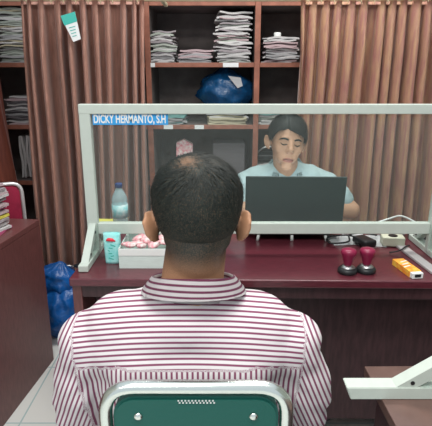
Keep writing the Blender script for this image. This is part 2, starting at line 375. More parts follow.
# ------------------------------------------------------------------ curtains
def curtain(name, x0t, x1t, x0b, x1b, y, z1, z0, folds, amp, m, label, seed):
    bm = B(); nu = folds * 14; nv = 36; g = []
    r2 = random.Random(seed); ph = [r2.uniform(-.5, .5) for _ in range(folds + 3)]; am = [r2.uniform(.6, 1.25) for _ in range(folds + 3)]
    for j in range(nv + 1):
        t = j / nv; row = []
        for i in range(nu + 1):
            u = i / nu; U = u * folds; k = int(U); f = U - k
            e = ss(0, 1, f); pp = ph[k] * (1 - e) + ph[k + 1] * e; a = am[k] * (1 - e) + am[k + 1] * e
            pos = U + pp * .55 + .18 * math.sin(t * 3 + seed + u * 5)
            c = math.cos(2 * math.pi * pos); prof = 2 * ((c + 1) / 2) ** (1.5 if m == 'curtain' else 1.1) - 1
            dy = -amp * a * prof * (.55 + .45 * ss(0, .15, t)) + .012 * noise.noise(Vector((u * 6, t * 3, seed)))
            xx = (x0t + (x1t - x0t) * u) * (1 - t) + (x0b + (x1b - x0b) * u) * t + .010 * math.sin(2 * math.pi * pos * 2 + 1) 
            row.append(bm.verts.new((xx, y + dy, z1 + (z0 - z1) * t)))
        g.append(row)
    for j in range(nv):
        for i in range(nu): bm.faces.new((g[j][i], g[j + 1][i], g[j + 1][i + 1], g[j][i + 1]))
    r = bmesh.ops.solidify(bm, geom=bm.faces[:], thickness=.002)
    root = thing(name, label, 'curtain', ((x0t + x1t) / 2, y, z1))
    o = obj('drape', bm, m, root, True); o.location = -root.location
    # header tape with pinch pleats
    bm = B(); n = folds
    for i in range(n):
        x = x0t + (x1t - x0t) * (i + .5) / n
        for s in (-1, 1): box(bm, (x + s * .007, y - .015, z1 - .012), (.004, .008, .016), .001, rot=(0, R(s * 16), 0))
    box(bm, ((x0t + x1t) / 2, y - .011, z1 - .012), (x1t - x0t, .003, .014))
    h = obj('pleat_header', bm, m, root); h.location = -root.location
    bm = B()
    for i in range(n):
        x = x0t + (x1t - x0t) * (i + .5) / n
        pts = [(x, y + .021 * math.cos(a), z1 + .004 + .021 * math.sin(a)) for a in [k * 2 * math.pi / 14 for k in range(15)]]
        tube(bm, pts, .002, 6)
    h = obj('ring', bm, 'cream', root); h.location = -root.location
    h['kind'] = 'stuff'
    return root
ZR = 1.772
curtain('curtain', -1.010, -.375, -1.06, -.40, 2.70, ZR, .04, 10, .075, 'curtain', 'wide rosy-brown curtain left of the screen, green tag pinned near its top', 1)
curtain('curtain', .44, 1.75, .44, 1.75, 2.70, ZR, .04, 19, .055, 'curtain2', 'copper satin curtain on the right behind the officer', 5)
curtain('curtain', -1.75, -1.165, -1.72, -1.075, 2.66, ZR, .04, 7, .034, 'curtain3', 'dark red-copper curtain at the far left edge behind the red chair', 9)
rod = thing('curtain_rod', 'cream curtain rod running across the top of the bookshelf', 'curtain rod', (0, 2.70, ZR))
bm = B(); tube(bm, [(-1.9, 0, .010), (1.9, 0, .010)], .013, 12); obj('rod', bm, 'cream', rod, True)
for x in (-1.88, -.28, 1.88):
    obj('bracket', bx((x, .10, .006), (.02, .20, .02), .003), 'cream', rod)

# green and white tag pinned to the curtain
t = thing('hang_tag', 'green and white tag pinned near the top of the rosy-brown curtain', 'tag', (-.735, 2.598, 1.640))
obj('card', prism(B(), [(-.048, .048), (.026, .068), (.046, -.062), (.006, -.076)], 'y', -.001, .001), 'paper', t)
obj('header_print', prism(B(), [(-.048, .048), (.026, .068), (.034, .022), (-.032, .002)], 'y', -.0022, -.0012), 'teal_print', t)
bm = B()
for k in range(4): box(bm, (.006 + k * .003, -.0018, -.005 - k * .014), (.034 - k * .004, .0012, .0035), rot=(0, R(-14), 0))
obj('print_lines', bm, 'teal_print', t)

# blue bag and dark shoes on the floor
t = thing('plastic_sack', 'bright blue plastic sack slumped on the floor between the left desk and the main desk', 'sack', (-.835, 2.42, 0))
obj('sack_body', bag_mesh(.125, .14, .33, 1.7, False), 'blue', t, True)
bm = bag_mesh(.10, .09, .20, 6.3, True); bmesh.ops.rotate(bm, cent=(0, 0, 0), matrix=Matrix.Rotation(R(14), 3, 'Y'), verts=bm.verts); obj('sack_neck', bm, 'blue', t, True, loc=(-.05, 0, .24))
t = thing('umbrella', 'folded dark umbrella lying on top of the bright blue sack', 'umbrella', (-.70, 2.50, .36))
bm = B(); tube(bm, [(-.08, -.05, .035), (-.03, -.02, .03), (.05, .02, .01), (.12, .05, -.01)], .02, 10, rs=[.007, .022, .024, .006]); obj('canopy', bm, 'black', t, True)
bm = B(); tube(bm, [(-.12, -.07, .045), (-.075, -.048, .034)], .006, 8); obj('handle', bm, 'steel', t, True)

# ------------------------------------------------------------------ main desk
TOP = .75
D = thing('office_desk', 'maroon wooden office desk between the two men, carrying the clear screen', 'desk', (.25, 1.46, 0), R(-1))
x0, x1, yd = -.74, .80, .66
obj('desk_top', bx(((x0 + x1) / 2, yd / 2, TOP - .014), (x1 - x0, yd, .028), .004), 'wood', D)
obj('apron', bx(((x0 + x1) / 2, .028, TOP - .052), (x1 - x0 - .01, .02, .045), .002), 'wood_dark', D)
for x in (x0 + .02, x1 - .02):
    obj('side_panel', bx((x, yd / 2, (TOP - .028) / 2), (.032, yd - .03, TOP - .029), .002), 'wood_side', D)
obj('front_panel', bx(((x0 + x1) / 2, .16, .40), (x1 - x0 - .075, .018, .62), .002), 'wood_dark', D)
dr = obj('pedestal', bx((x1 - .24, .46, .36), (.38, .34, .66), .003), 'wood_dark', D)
for k in range(3):
    d = obj('drawer', bx((x1 - .24, .636, .16 + k * .2), (.35, .016, .185), .003), 'wood_side', D); obj('handle', bx((x1 - .24, .652, .16 + k * .2), (.10, .014, .012), .003), 'steel', d)

# ------------------------------------------------------------------ partition screens
def screen(label, loc, rz, L, parts_front, reach, rise, namestrip=False):
    """local x along the screen, y across it, z up from the desk"""
    T = thing('desk_screen', label, 'screen', loc, rz)
    zb, zt, pw = .085, .555, .040
    for x in (pw / 2, L - pw / 2):
        p = obj('post', bx((x, 0, zt / 2 + .006), (pw, .028, zt - .012), .004), 'white_metal', T)
    obj('top_rail', bx((L / 2, 0, zt - .017), (L, .030, .034), .003), 'white_metal', T)
    obj('bottom_rail', bx((L / 2, 0, zb + .021), (L - 2 * pw, .028, .042), .003), 'white_metal', T)
    obj('acrylic_pane', bx((L / 2, 0, (zb + zt) / 2 + .005), (L - 2 * pw + .006, .004, zt - zb - .07)), 'acrylic', T)
    for x, s in ((pw / 2, -1), (L - pw / 2, 1)):
        f = obj('foot', bx((x, 0, .013), (.034, 2 * reach, .024), .003), 'white_metal', T)
        for d in (-1, 1):
            b = B(); ya, za = d * (reach - .055), .026; yc, zc = d * .010, .026 + rise
            prism(b, [(ya - d * .012, .024), (ya + d * .03, .024), (yc, zc), (yc, zc - .035 if False else zc - .036)], 'x', x - .013, x + .013)
            br = obj('brace', b, 'white_metal', f)
            for q in (.12, .86):
                yy = ya + (yc - ya) * q + d * .006; z = .030 + (zc - .036 - .02) * q
                bm = B(); tube(bm, [(x - .0155, yy, z + .004), (x + .0155, yy, z + .004)], .005, 10); obj('bolt', bm, 'black', br)
            g = B(); prism(g, [(d * .014, .03), (d * (reach - .07), .03), (d * .014, .03 + rise * .9)], 'x', x - s * .017, x - s * .020); obj('gusset', g, 'acrylic', f)
    if namestrip:
        n = obj('name_strip', bx((.046 + .131, -.0045, .502), (.262, .004, .036), 0), 'blue_paint', T)
        text_mesh('lettering', 'DICKY HERMANTO, S.H', .040, 'white', n, (.050, -.0068, .503), (R(90), 0, 0), width=.250, bold=.0011)
        n.data.materials[0] = M['blue_paint']
    return T
screen('long white-framed clear screen with a blue name strip, standing on the maroon desk', (-.475, 1.70, TOP), 0, 1.305, True, .175, .105, True)

# ------------------------------------------------------------------ things on the main desk
def stamp(x, y, label):
    t = thing('rubber_stamp', label, 'stamp', (x, y, TOP), rnd.uniform(-.4, .4), 'rubber stamps')
    del t['group']
    obj('stamp_base', lathe(B(), [(.0, 0), (.031, 0), (.033, .004), (.033, .012), (.028, .018), (.014, .022), (0, .022)], 28), 'black', t, True)
    obj('stamp_collar', lathe(B(), [(.0, .018), (.024, .018), (.024, .022), (.012, .028), (0, .028)], 24), 'steel', t, True)
    obj('handle', lathe(B(), [(0, .024), (.012, .024), (.014, .034), (.017, .046), (.0245, .066), (.027, .074), (.024, .083), (.014, .087), (0, .088)], 24), 'maroon', t, True)
stamp(.450, 1.527, 'round rubber stamp with a maroon handle, the left of the pair on the desk')
stamp(.516, 1.533, 'round rubber stamp with a maroon handle, the right of the pair, nearer the orange box')

t = thing('staples_box', 'small orange and white staples box near the front right of the maroon desk', 'box', (.660, 1.53, TOP), R(9))
obj('sleeve', bx((0, .014, .011), (.042, .115, .022), .001), 'orange', t)
obj('tray', bx((0, -.050, .0105), (.039, .018, .019), .001), 'white', t)
obj('window_print', bx((0, -.0595, .011), (.022, .0012, .010)), 'black', t)
bm = B()
for k in range(3): box(bm, (-.006 + k * .006, .0 + .022 * k, .0222), (.030, .006, .0008), rot=(0, 0, R(20)))
obj('sleeve_print', bm, 'white', t)

# turquoise pack
t = thing('tissue_pack', 'turquoise pack with a red mark beside the white box, left on the desk', 'pack', (-.372, 1.625, TOP), R(-4))
bm = B(); rings = []
for j in range(13):
    z = j / 12 * .112; k = j / 12; wv = .026 + .005 * k; dv = .020 * (1 - .55 * ss(.7, 1, k)); row = []
    for i in range(28):
        a = 2 * math.pi * i / 28; c, s = math.cos(a), math.sin(a)
        row.append(bm.verts.new((math.copysign(abs(c) ** .6, c) * wv, math.copysign(abs(s) ** .6, s) * dv, z)))
    rings.append(row)
for a, b in zip(rings, rings[1:]):
    for i in range(28): bm.faces.new((a[i], a[(i + 1) % 28], b[(i + 1) % 28], b[i]))
bm.faces.new(rings[0][::-1]); bm.faces.new(rings[-1])
obj('pouch', bm, 'cup', t, True)
bm = B(); tube(bm, [(-.016, -.0195, .088), (-.008, -.021, .092), (.006, -.021, .091), (.017, -.019, .086)], .005, 8, rs=[.002, .0065, .0065, .002]); obj('red_mark', bm, 'redmark', t, True)
bm = B()
for k in range(6): box(bm, (rnd.uniform(-.012, .012), -.0205, .02 + .01 * k), (rnd.uniform(.008, .02), .0012, .003), rot=(0, R(rnd.uniform(-30, 30)), 0))
obj('dark_print', bm, 'teal_print', t)

# clear plastic bag left of it
bm = bag_mesh(.028, .045, .075, 8.2, True)
tag(obj('plastic_wrap', bm, 'acrylic', smooth=True, loc=(-.425, 1.66, TOP)), 'crumpled clear plastic wrap beside the left foot of the screen', 'plastic wrap')

# white box with contents
t = thing('card_box', 'open pale card box full of wrappers, beside the turquoise pack behind the near man', 'box', (-.250, 1.66, TOP), 0)
w_, d_, h_ = .175, .19, .072
bm = B()
for c, s in (((0, 0, .002), (w_, d_, .003)), ((0, -d_ / 2, h_ / 2), (w_, .003, h_)), ((0, d_ / 2, h_ / 2), (w_, .003, h_)), ((-w_ / 2, 0, h_ / 2), (.003, d_, h_)), ((w_ / 2, 0, h_ / 2), (.003, d_, h_))): box(bm, c, s)
obj('box_body', bm, 'boxboard', t)
obj('front_flap', bx((0, -d_ / 2 - .003, h_ - .012), (w_ + .002, .002, .024)), 'white', t)
for i in range(11):
    x = -.25 + rnd.uniform(-.065, .065); y = 1.66 + rnd.uniform(-.07, .06)
    bm = B(); q = bmesh.ops.create_icosphere(bm, subdivisions=3, radius=1)
    sd = rnd.uniform(0, 50)
    for v in bm.verts: v.co *= 1 + .3 * noise.noise(v.co * 2.5 + Vector((sd, 0, 0)))
    bmesh.ops.scale(bm, vec=(.026, .018, .010), verts=bm.verts); bmesh.ops.rotate(bm, cent=(0, 0, 0), matrix=Euler((rnd.uniform(-.4, .4), rnd.uniform(-.4, .4), rnd.uniform(0, 3))).to_matrix(), verts=bm.verts)
    o = obj('wrapped_sweet', bm, 'pinkwrap', smooth=True, loc=(x, y, TOP + .062 + rnd.uniform(0, .014)))
    tag(o, 'pink and white wrapped sweet lying in the pale card box', 'sweet', 'wrapped sweets in the card box')
t = thing('glue_bottle', 'tiny navy and white glue bottle standing in the pale card box', 'bottle', (-.262, 1.70, TOP + .045), 0)
obj('bottle_body', lathe(B(), [(0, 0), (.014, 0), (.015, .004), (.015, .035), (.009, .045), (0, .046)], 18), 'white', t, True)
obj('label_band', lathe(B(), [(0, .008), (.0156, .008), (.0156, .030), (0, .030)], 18), 'bottlecap', t, True)
obj('cap', lathe(B(), [(0, .045), (.008, .045), (.006, .062), (0, .063)], 14), 'bottlecap', t, True)

# water bottle behind the screen
t = thing('water_bottle', 'clear water bottle with navy cap and turquoise label behind the screen', 'bottle', (-.415, 2.00, TOP))
r = .034
prof = [(0, 0), (r * .8, 0), (r, .008)]
for k in range(9): prof.append((r - (.002 if k % 2 else 0), .016 + k * .0085))
prof += [(r, .10), (r, .132), (r * .97, .145), (r * .78, .162), (r * .5, .178), (.0125, .188), (.0125, .196), (0, .196)]
obj('bottle_body', lathe(B(), prof, 32), 'waterplastic', t, True)
obj('label_band', lathe(B(), [(0, .062), (r + .0008, .062), (r + .0008, .118), (0, .118)], 32), 'bottlelabel', t, True)
obj('cap', lathe(B(), [(0, .190), (.0155, .190), (.0155, .207), (.014, .209), (0, .209)], 24), 'bottlecap', t, True)
tag(obj('notepad', bx((-.50, 2.06, TOP + .012), (.10, .06, .023), .001, rot=(0, 0, R(-5))), 'yellow'), 'thin yellow notepad lying beside the water bottle', 'notepad')

# laptop
t = thing('laptop_stand', 'low black laptop stand with pale legs under the dark laptop', 'laptop stand', (.310, 1.86, TOP), R(-2))
obj('platform', bx((0, .10, .031), (.30, .22, .008), .002), 'black', t)
for x in (-.135, 0, .135):
    for y in (.0, .19):
        bm = B(); tube(bm, [(x * 1.04, y - .005, .0), (x, y, .028)], .0065, 10); obj('leg', bm, 'white', t, True)
t = thing('laptop', 'dark open laptop in front of the officer, lid back facing the near man', 'laptop', (.313, 1.86, TOP + .036), R(-2))
obj('base', bx((0, .125, .010), (.385, .255, .018), .004), 'laptop', t)
bm = B()
for j in range(5):
    for i in range(14): box(bm, (-.16 + i * .0245, .05 + j * .021, .0205), (.020, .017, .003))
obj('keyboard', bm, 'black', t)
obj('touchpad', bx((0, .20, .0195), (.10, .06, .001)), 'black', t)
lid = obj('lid', box(box(B(), (0, .0, .111), (.392, .009, .222), .004), (0, -.0046, .0), (.0001, .0001, .0001)), 'laptop', t, rot=(R(8), 0, 0), loc=(0, -.002, .018))
obj('display', bx((0, .0052, .114), (.36, .0012, .188)), 'screen', lid)
obj('hinge', bx((0, .0, .004), (.30, .014, .012), .004), 'black', lid)
bm = B()
for i in range(9): box(bm, (-.035 + i * .0085, -.0052, .028), (.006, .0008, .007 if i % 3 else .009))
obj('lid_badge', bm, 'steel', lid)

# papers, cables, adapters right
for i, (x, y, rz, z) in enumerate(((.545, 1.865, 8, 0), (.600, 1.850, -14, .0012), (.66, 1.855, 5, .0024))):
    bm = B(); g = {}
    for a in range(7):
        for b in range(7): g[a, b] = bm.verts.new(((a / 6 - .5) * .17, (b / 6 - .5) * .125, .001 + .003 * (a / 6 - .5) ** 2 * (1 + b / 6)))
    for a in range(6):
        for b in range(6): bm.faces.new((g[a, b], g[a + 1, b], g[a + 1, b + 1], g[a, b + 1]))
    bmesh.ops.solidify(bm, geom=bm.faces[:], thickness=.0006)
    o = obj('paper_sheet', bm, 'paper', loc=(x, y, TOP + .001 + z), rot=(0, 0, R(rz)))
    tag(o, ['white paper sheet nearest the laptop, under the black cable', 'tilted white paper sheet in the middle of the three under the cable', 'white paper sheet nearest the cream adapter'][i], 'paper')
t = thing('power_adapter', 'black laptop adapter brick on the papers beneath the screen', 'adapter', (.585, 1.79, TOP + .008), R(20))
obj('brick', bx((0, 0, .014), (.055, .085, .026), .006), 'black', t, True)
bm = B(); tube(bm, smoothpath([(0, .04, .014), (-.02, .09, .012), (-.10, .10, .010), (-.13, .04, .008), (-.06, .02, .012), (-.02, .07, .02), (.05, .08, .016), (.10, .05, .010)], 8), .0035, 8); obj('cord', bm, 'cable', t, True)
t = thing('socket_block', 'cream power socket block on the papers right of the black adapter', 'socket', (.70, 1.80, TOP + .003), R(-8))
obj('socket_body', bx((0, 0, .019), (.085, .055, .036), .004), 'sage', t, True)
obj('socket_face', lathe(B(), [(0, .0372), (.018, .0372), (.018, .039), (0, .039)], 20), 'black', t)
bm = B(); tube(bm, smoothpath([(.56, 1.98, .758), (.66, 2.02, .765), (.74, 1.99, .780), (.83, 2.03, .762), (.93, 1.97, .758)], 8), .006, 8)
tag(obj('cord', bm, 'cable', smooth=True), 'thick black cord lying at the back right of the desk behind the screen', 'cord')
bm = B(); tube(bm, smoothpath([(.70, 2.05, .760), (.76, 2.03, .79), (.83, 2.06, .795), (.90, 2.04, .765)], 8), .004, 8)
tag(obj('white_cord', bm, 'white', smooth=True), 'thin white cord arching over the black cord at the back right of the desk', 'cord')
tag(obj('pouch', bag_mesh(.10, .055, .055, 4.4, False), PAP['dark'], smooth=True, loc=(.90, 1.90, TOP)), 'crumpled dark pouch at the right end of the desk behind the screen', 'pouch')
tag(obj('pouch', bag_mesh(.05, .035, .045, 9.4, False), PAP['mauve'], smooth=True, loc=(.735, 1.905, TOP)), 'small dull purple pouch behind the cream socket block', 'pouch')
t = thing('cable_trunk', 'grey plastic cable trunk slanting across the right front of the desk', 'cable trunk', (.735, 1.655, TOP), R(5))
bm = B(); box(bm, (0, 0, .006), (.036, .29, .010), .002); obj('channel', bm, 'greystrip', t)
bm = B(); tube(bm, smoothpath([(-.075, .055, .006), (-.04, .05, .014), (0, .08, .018), (.035, .12, .008)], 6), .003, 8); obj('cord', bm, 'cable', t, True)

# ------------------------------------------------------------------ left desk with files, red chair
L = thing('office_desk', 'brown laminate desk at the left edge, its plain long panel facing the floor gap', 'desk', (-.83, 2.16, 0), R(-6))
obj('desk_top', bx((-.35, -.75, TOP - .0125), (.70, 1.5, .025), .002), 'wood_side', L)
obj('front_panel', bx((-.011, -.75, (TOP - .026) / 2), (.02, 1.498, TOP - .027), .001), 'wood_side', L)
for y in (-.014, -1.486): obj('side_panel', bx((-.36, y, (TOP - .026) / 2), (.675, .022, TOP - .027), .001), 'wood_side', L)
zz = TOP
cols = ['magenta', 'white', 'pink', 'white', 'mauve', 'yellow', 'pink', 'white', 'magenta', 'pink', 'mauve', 'white', 'pink', 'white', 'mauve', 'pink']
for i, c in enumerate(cols):
    h = .0135; o = obj('folder', file_mesh(i + 300, .24, .16, h), PAP[c], loc=(-1.035 + rnd.uniform(-.008, .008), 1.955 + rnd.uniform(-.006, .006), zz), rot=(0, 0, R(-6 + rnd.uniform(-5, 5))))
    zz += h * .98
    if c == 'yellow': tag(o, 'yellow folder in the middle of the pink stack on the left desk', 'folder')
    else: tag(o, 'pink or white folder in the leaning stack on the left desk', 'folder', 'folders on the left desk')

def chair(label, loc, rz, W, H, padm, tubem, rt, rivets, pw):
    """x across, backrest plane at y=0, the sitter faces +y"""
    T = thing('padded_chair', label, 'chair', loc, rz)
    hw = W / 2 - rt; lean = .03
    P = roundpath([(-hw - .006, .02, .44), (-hw, -.0, .62), (-hw, -lean * .0, H - rt), (hw, 0, H - rt), (hw, 0, .62), (hw + .006, .02, .44)], .052, 8)
    bm = B(); tube(bm, P, rt, 14); obj('back_frame', bm, tubem, T, True)
    # back pad
    bm = B(); zt, zb = H - 2 * rt - .004, H - .36; w2 = hw - rt - .002; r = .036; poly = []
    for cx, cz, a0 in ((w2 - r, zt - r, 0), (-w2 + r, zt - r, 90), (-w2 + r, zb + r, 180), (w2 - r, zb + r, 270)):
        for k in range(7):
            a = R(a0 + k * 15); poly.append((cx + r * math.cos(a), cz + r * math.sin(a)))
    prism(bm, poly, 'y', -.008, .016)
    bmesh.ops.bevel(bm, geom=[e for e in bm.edges if abs(e.verts[0].co.y - e.verts[1].co.y) < 1e-6], offset=.004, segments=2, affect='EDGES')
    pad = obj('backrest', bm, padm, T)
    if rivets:
        for s in (-1, 1):
            obj('rivet', lathe(B(), [(0, 0), (.0075, 0), (.0065, .0022), (.003, .0034), (0, .0036)], 16), 'chrome', pad, True, loc=(s * .0945, -.0082, H - .062), rot=(R(90), 0, 0))
        bm = B()
        for i in range(11):
            for j in range(2): box(bm, (-.028 + i * .0056 + j * .002, -.0086, H - .0315 - j * .004), (.0026, .0012, .0022))
        v = obj('vent_slots', bm, 'white_tube', pad); v['kind'] = 'stuff'
    zs = .445
    bm = B(); box(bm, (0, pw / 2 + .025, zs - .02), (W + .03, pw, .045), .018, seg=4); obj('seat', bm, padm, T, True)
    bm = B(); tube(bm, roundpath([(-hw - .006, .02, zs - .05), (-hw - .006, pw, zs - .05), (hw + .006, pw, zs - .05), (hw + .006, .02, zs - .05)], .04), rt, 12); obj('seat_frame', bm, tubem, T, True)
    for s in (-1, 1):
        x = s * (hw + .006)
        for a, b in (((x, .02, .46), (x + s * .02, -.05, .012)), ((x, pw - .02, zs - .05), (x + s * .02, pw + .02, .012))):
            bm = B(); tube(bm, [a, b], rt, 12); lg = obj('leg', bm, tubem, T, True)
            obj('rubber_foot', lathe(B(), [(0, 0), (rt * 1.3, 0), (rt * 1.3, .02), (0, .02)], 12, (b[0], b[1], 0)), 'black', lg)
    return T
chair('red padded chair with a whitish tubular frame behind the left desk', (-1.107, 2.24, 0), R(28), .345, .900, 'redpad', 'white_tube', .009, False, .34)
chair('teal padded chair with a chrome tube frame that the near man sits on', (-.033, .672, 0), 0, .322, .925, 'teal', 'chrome', .0115, True, .40)

# ------------------------------------------------------------------ near right desk and its screen
N = thing('side_table', 'glossy brown desk corner at the bottom right, under the white screen foot', 'desk', (.345, .975, 0), R(.7))
obj('desk_top', bx((.55, -.45, TOP - .0125), (1.10, .90, .025), .002), mat('glossy_brown_top', (.15, .085, .07), .3, noise_amt=.25, nscale=16, coat=.3), N)
for x in (.04, 1.06): obj('side_panel', bx((x, -.45, (TOP - .026) / 2), (.022, .86, TOP - .027), .001), 'wood_dark', N)
obj('front_panel', bx((.55, -.03, .45), (1.0, .018, .50), .001), 'wood_dark', N)
# its foot runs across the desk: the screen itself stands along the desk, out to the right
def screen2():
    T = thing('desk_screen', 'white-framed clear screen on the bottom right desk, only its foot in view', 'screen', (.615, .885, TOP))
    Ls = .75; zb, zt = .085, .555
    for y in (-.014, -Ls + .014): obj('post', bx((0, y, zt / 2 + .006), (.028, .034, zt - .012), .004), 'white_metal', T)
    obj('top_rail', bx((0, -Ls / 2, zt - .017), (.030, Ls, .034), .003), 'white_metal', T)
    obj('bottom_rail', bx((0, -Ls / 2, zb + .02), (.028, Ls - .07, .040), .003), 'white_metal', T)
    obj('acrylic_pane', bx((0, -Ls / 2, .325), (.004, Ls - .06, .40)), 'acrylic', T)
    for y in (-.012, -Ls + .014):
        f = B(); prism(f, [(-.334, 0), (.334, 0), (.334, .028), (-.344, .028)], 'y', y - .018, y + .018)
        bmesh.ops.bevel(f, geom=f.edges[:], offset=.0015, segments=2, affect='EDGES')
        f = obj('foot', f, 'white_metal', T)
        for d in (-1, 1):
            b = B(); prism(b, [(d * .244, .026), (d * .200, .026), (d * .012, .148), (d * .012, .184)], 'y', y - .015, y + .015); br = obj('brace', b, 'white_metal', f)
            for q in ((.208, .038), (.03, .154)):
                bm = B(); tube(bm, [(d * q[0], y - .0165, q[1]), (d * q[0], y - .010, q[1])], .0045, 10); obj('bolt', bm, 'black', br)
            g = B(); prism(g, [(d * .014, .03), (d * .19, .03), (d * .014, .15)], 'y', y - .0185, y - .0165); obj('gusset', g, 'acrylic', f)
screen2()

# ------------------------------------------------------------------ people
def facez(z):
    z += .008
    return z if z > -.028 else -.028 + (z + .028) * 1.35
def head_prims(h, Rm, k=1.0, face=True):
    """h = centre of the cranium, Rm rotates the head; local y is forward"""
    def q(p):
        p = Vector(p)
        if p.y > .04: p.z = facez(p.z)
        return Vector(h) + Rm @ (p * k)
    def E(p, r, rot=(0, 0, 0)): return ('e', q(p), tuple(x * k for x in r), Rm @ Euler(rot).to_matrix())
    def Cc(a, ra, b, rb): return ('c', q(a), ra * k, q(b), rb * k)
    P = [E((0, -.008, 0), (.076, .094, .082)), E((0, .022, -.03), (.066, .070, .075)), E((0, .030, -.075), (.052, .055, .050)),
         E((0, .066, -.105), (.026, .022, .020)), E((0, -.03, -.045), (.062, .055, .05)),
         E((.030, .056, -.050), (.029, .024, .030)), E((-.030, .056, -.050), (.029, .024, .030)), E((0, .040, -.080), (.050, .050, .040)), E((0, .052, -.066), (.050, .036, .034)),
         E((0, .073, -.010), (.046, .016, .014)),                                          # brow
         Cc((0, .083, -.018), .0085, (0, .103, -.050), .0120), E((.010, .092, -.056), (.008, .009, .007)), E((-.010, .092, -.056), (.008, .009, .007)),
         E((0, .078, -.084), (.026, .015, .018)), E((.029, .072, -.028), (.015, .011, .010)), E((-.029, .072, -.028), (.015, .011, .010)),
         E((0, .0905, -.0785), (.018, .0065, .0036)), E((0, .0895, -.086), (.015, .007, .0045))]
    for s in (-1, 1):
        P += [E((s * .081, -.010, -.038), (.007, .020, .029), (R(8), 0, R(s * 30)))]
        pts = [(s * .078, .004, -.018), (s * .084, -.004, -.010), (s * .092, -.020, -.011), (s * .094, -.028, -.028), (s * .090, -.022, -.048), (s * .078, -.006, -.062), (s * .074, .004, -.062)]
        for a, b in zip(pts, pts[1:]): P.append(Cc(a, .0048, b, .0048))
    return P
def hand(w, d, side, curl=.5, up=(0, 0, 1)):
    """w wrist point, d direction of the fingers, side = +1 right hand; five separate fingers"""
    w = Vector(w); d = Vector(d).normalized(); u = Vector(up); x = d.cross(u).normalized(); u = x.cross(d).normalized()
    m = Matrix((x, d, u)).transposed()
    P = [('c', w, .026, w + d * .03, .027), ('e', w + d * .062, (.041, .048, .0165), m)]
    for i, (ox, L) in enumerate(((-.031, .066), (-.0105, .076), (.0105, .071), (.031, .055))):
        a = w + d * .095 + x * ox * side * -1; dirs = d
        for sgm, (f, rr) in enumerate(((.45, .0088), (.32, .0080), (.23, .0072))):
            ang = curl * (.35 + .45 * sgm); dd = (d * math.cos(ang) - u * math.sin(ang) + x * ox * -side * 1.2).normalized(); b = a + dd * L * f
            P.append(('c', a, rr, b, rr * .95)); a = b
    a = w + d * .03 + x * side * .028
    for f, rr in ((.035, .012), (.028, .010), (.022, .009)):
        b = a + (d * .75 + x * side * .55 - u * .25 * curl).normalized() * f; P.append(('c', a, rr, b, rr * .95)); a = b
    return P
def torso(g=0.0, dy=(0, 0)):
    """g = growth for clothes"""
    return [('e', (0, .0, .57), (.160 + g, .125 + g, .120 + g)), ('e', (0, .0, .70), (.155 + g, .110 + g, .15)), ('e', (0, -.005, .83), (.182 + g, .118 + g, .150)),
            ('c', (-.125, -.015, .925), .066 + g, (.125, -.015, .925), .066 + g), ('c', (-.085, -.050, .875), .062 + g, (.085, -.050, .875), .062 + g),
            ('c', (0, -.020, .980), .052 + g, (-.160, -.012, .918), .048 + g), ('c', (0, -.020, .980), .052 + g, (.160, -.012, .918), .048 + g),
            ('c', (0, -.045, .955), .052 + g, (-.135, -.035, .900), .052 + g), ('c', (0, -.045, .955), .052 + g, (.135, -.035, .900), .052 + g)]
def legs(g=0.0, shoe=True):
    P = []
    for s in (-1, 1):
        P += [('c', (s * .085, 0, .545), .085 + g, (s * .13, .44, .53), .062 + g), ('c', (s * .13, .44, .53), .062 + g, (s * .13, .46, .12), .042 + g)]
    return P

# ---- near man, seen from behind
man = thing('person', 'man seen from behind in a maroon-striped white shirt, seated on the teal chair', 'person', (-.050, .845, 0))
HC = Vector((.016, .0, 1.171)); HR = Euler((R(-6), 0, R(2))).to_matrix()
arms = {}
for s in (-1, 1):
    sh = Vector((s * .182, -.012, .892)); el = Vector((s * .228, .035, .69)); wr = Vector((s * .13, .27, .665)); arms[s] = (sh, el, wr)
P = torso() + head_prims(HC, HR) + [('c', (0, -.022, .98), .060, (.014, -.010, 1.10), .056), ('c', (.012, -.022, 1.07), .051, HC + Vector((0, -.042, -.050)), .050)] + legs()
for s in (-1, 1):
    sh, el, wr = arms[s]
    P += [('e', sh, (.062, .060, .062)), ('c', sh, .052, el, .042), ('c', el, .042, wr, .027)] + hand(wr, (-s * .25, .95, -.12), s, .6)
bme = union(P, .0045, 5)
# cropped stubble runs down the nape below the hair
fv = []
for v in bme.vertices:
    q = HR.transposed() @ (v.co - HC); k = 0
    if v.co.z > 1.03 and q.y < .035:
        k = ss(-.138, -.062, q.z) * (1 - ss(.0, .035, q.y)) * (1 - ss(.0705, .0745, abs(q.x)) * (1 - ss(-.02, .02, q.z))) * .93
    fv.append(k)
at = bme.attributes.new('fade', 'FLOAT', 'POINT'); at.data.foreach_set('value', fv)
body = obj('body', bme, 'skin', man, True)
Pt = [('e', (0, 0, .56), (.172, .138, .105))] + legs(.014)
obj('trousers', union(Pt, .007, 5), 'trouser', man, True)
for s in (-1, 1):
    obj('shoe', union([('e', (s * .13, .50, .045), (.046, .13, .045)), ('c', (s * .13, .46, .05), .045, (s * .13, .46, .12), .05)], .006, 4), 'black', man, True)
g = .014
P = torso(g)
for s in (-1, 1):
    sh, el, wr = arms[s]
    P += [('e', sh, (.061 + g, .062 + g, .060 + g)), ('c', sh, .054 + g, (sh + el) / 2 + Vector((s * .012, -.01, 0)), .053 + g), ('c', (sh + el) / 2 + Vector((s * .012, -.01, 0)), .053 + g, el, .047 + g), ('c', el, .046 + g, el + (wr - el) * .93, .034 + g)]
me = union(P, .005, 14, .6)
sm = me
NV = [v.normal.copy() for v in sm.vertices]
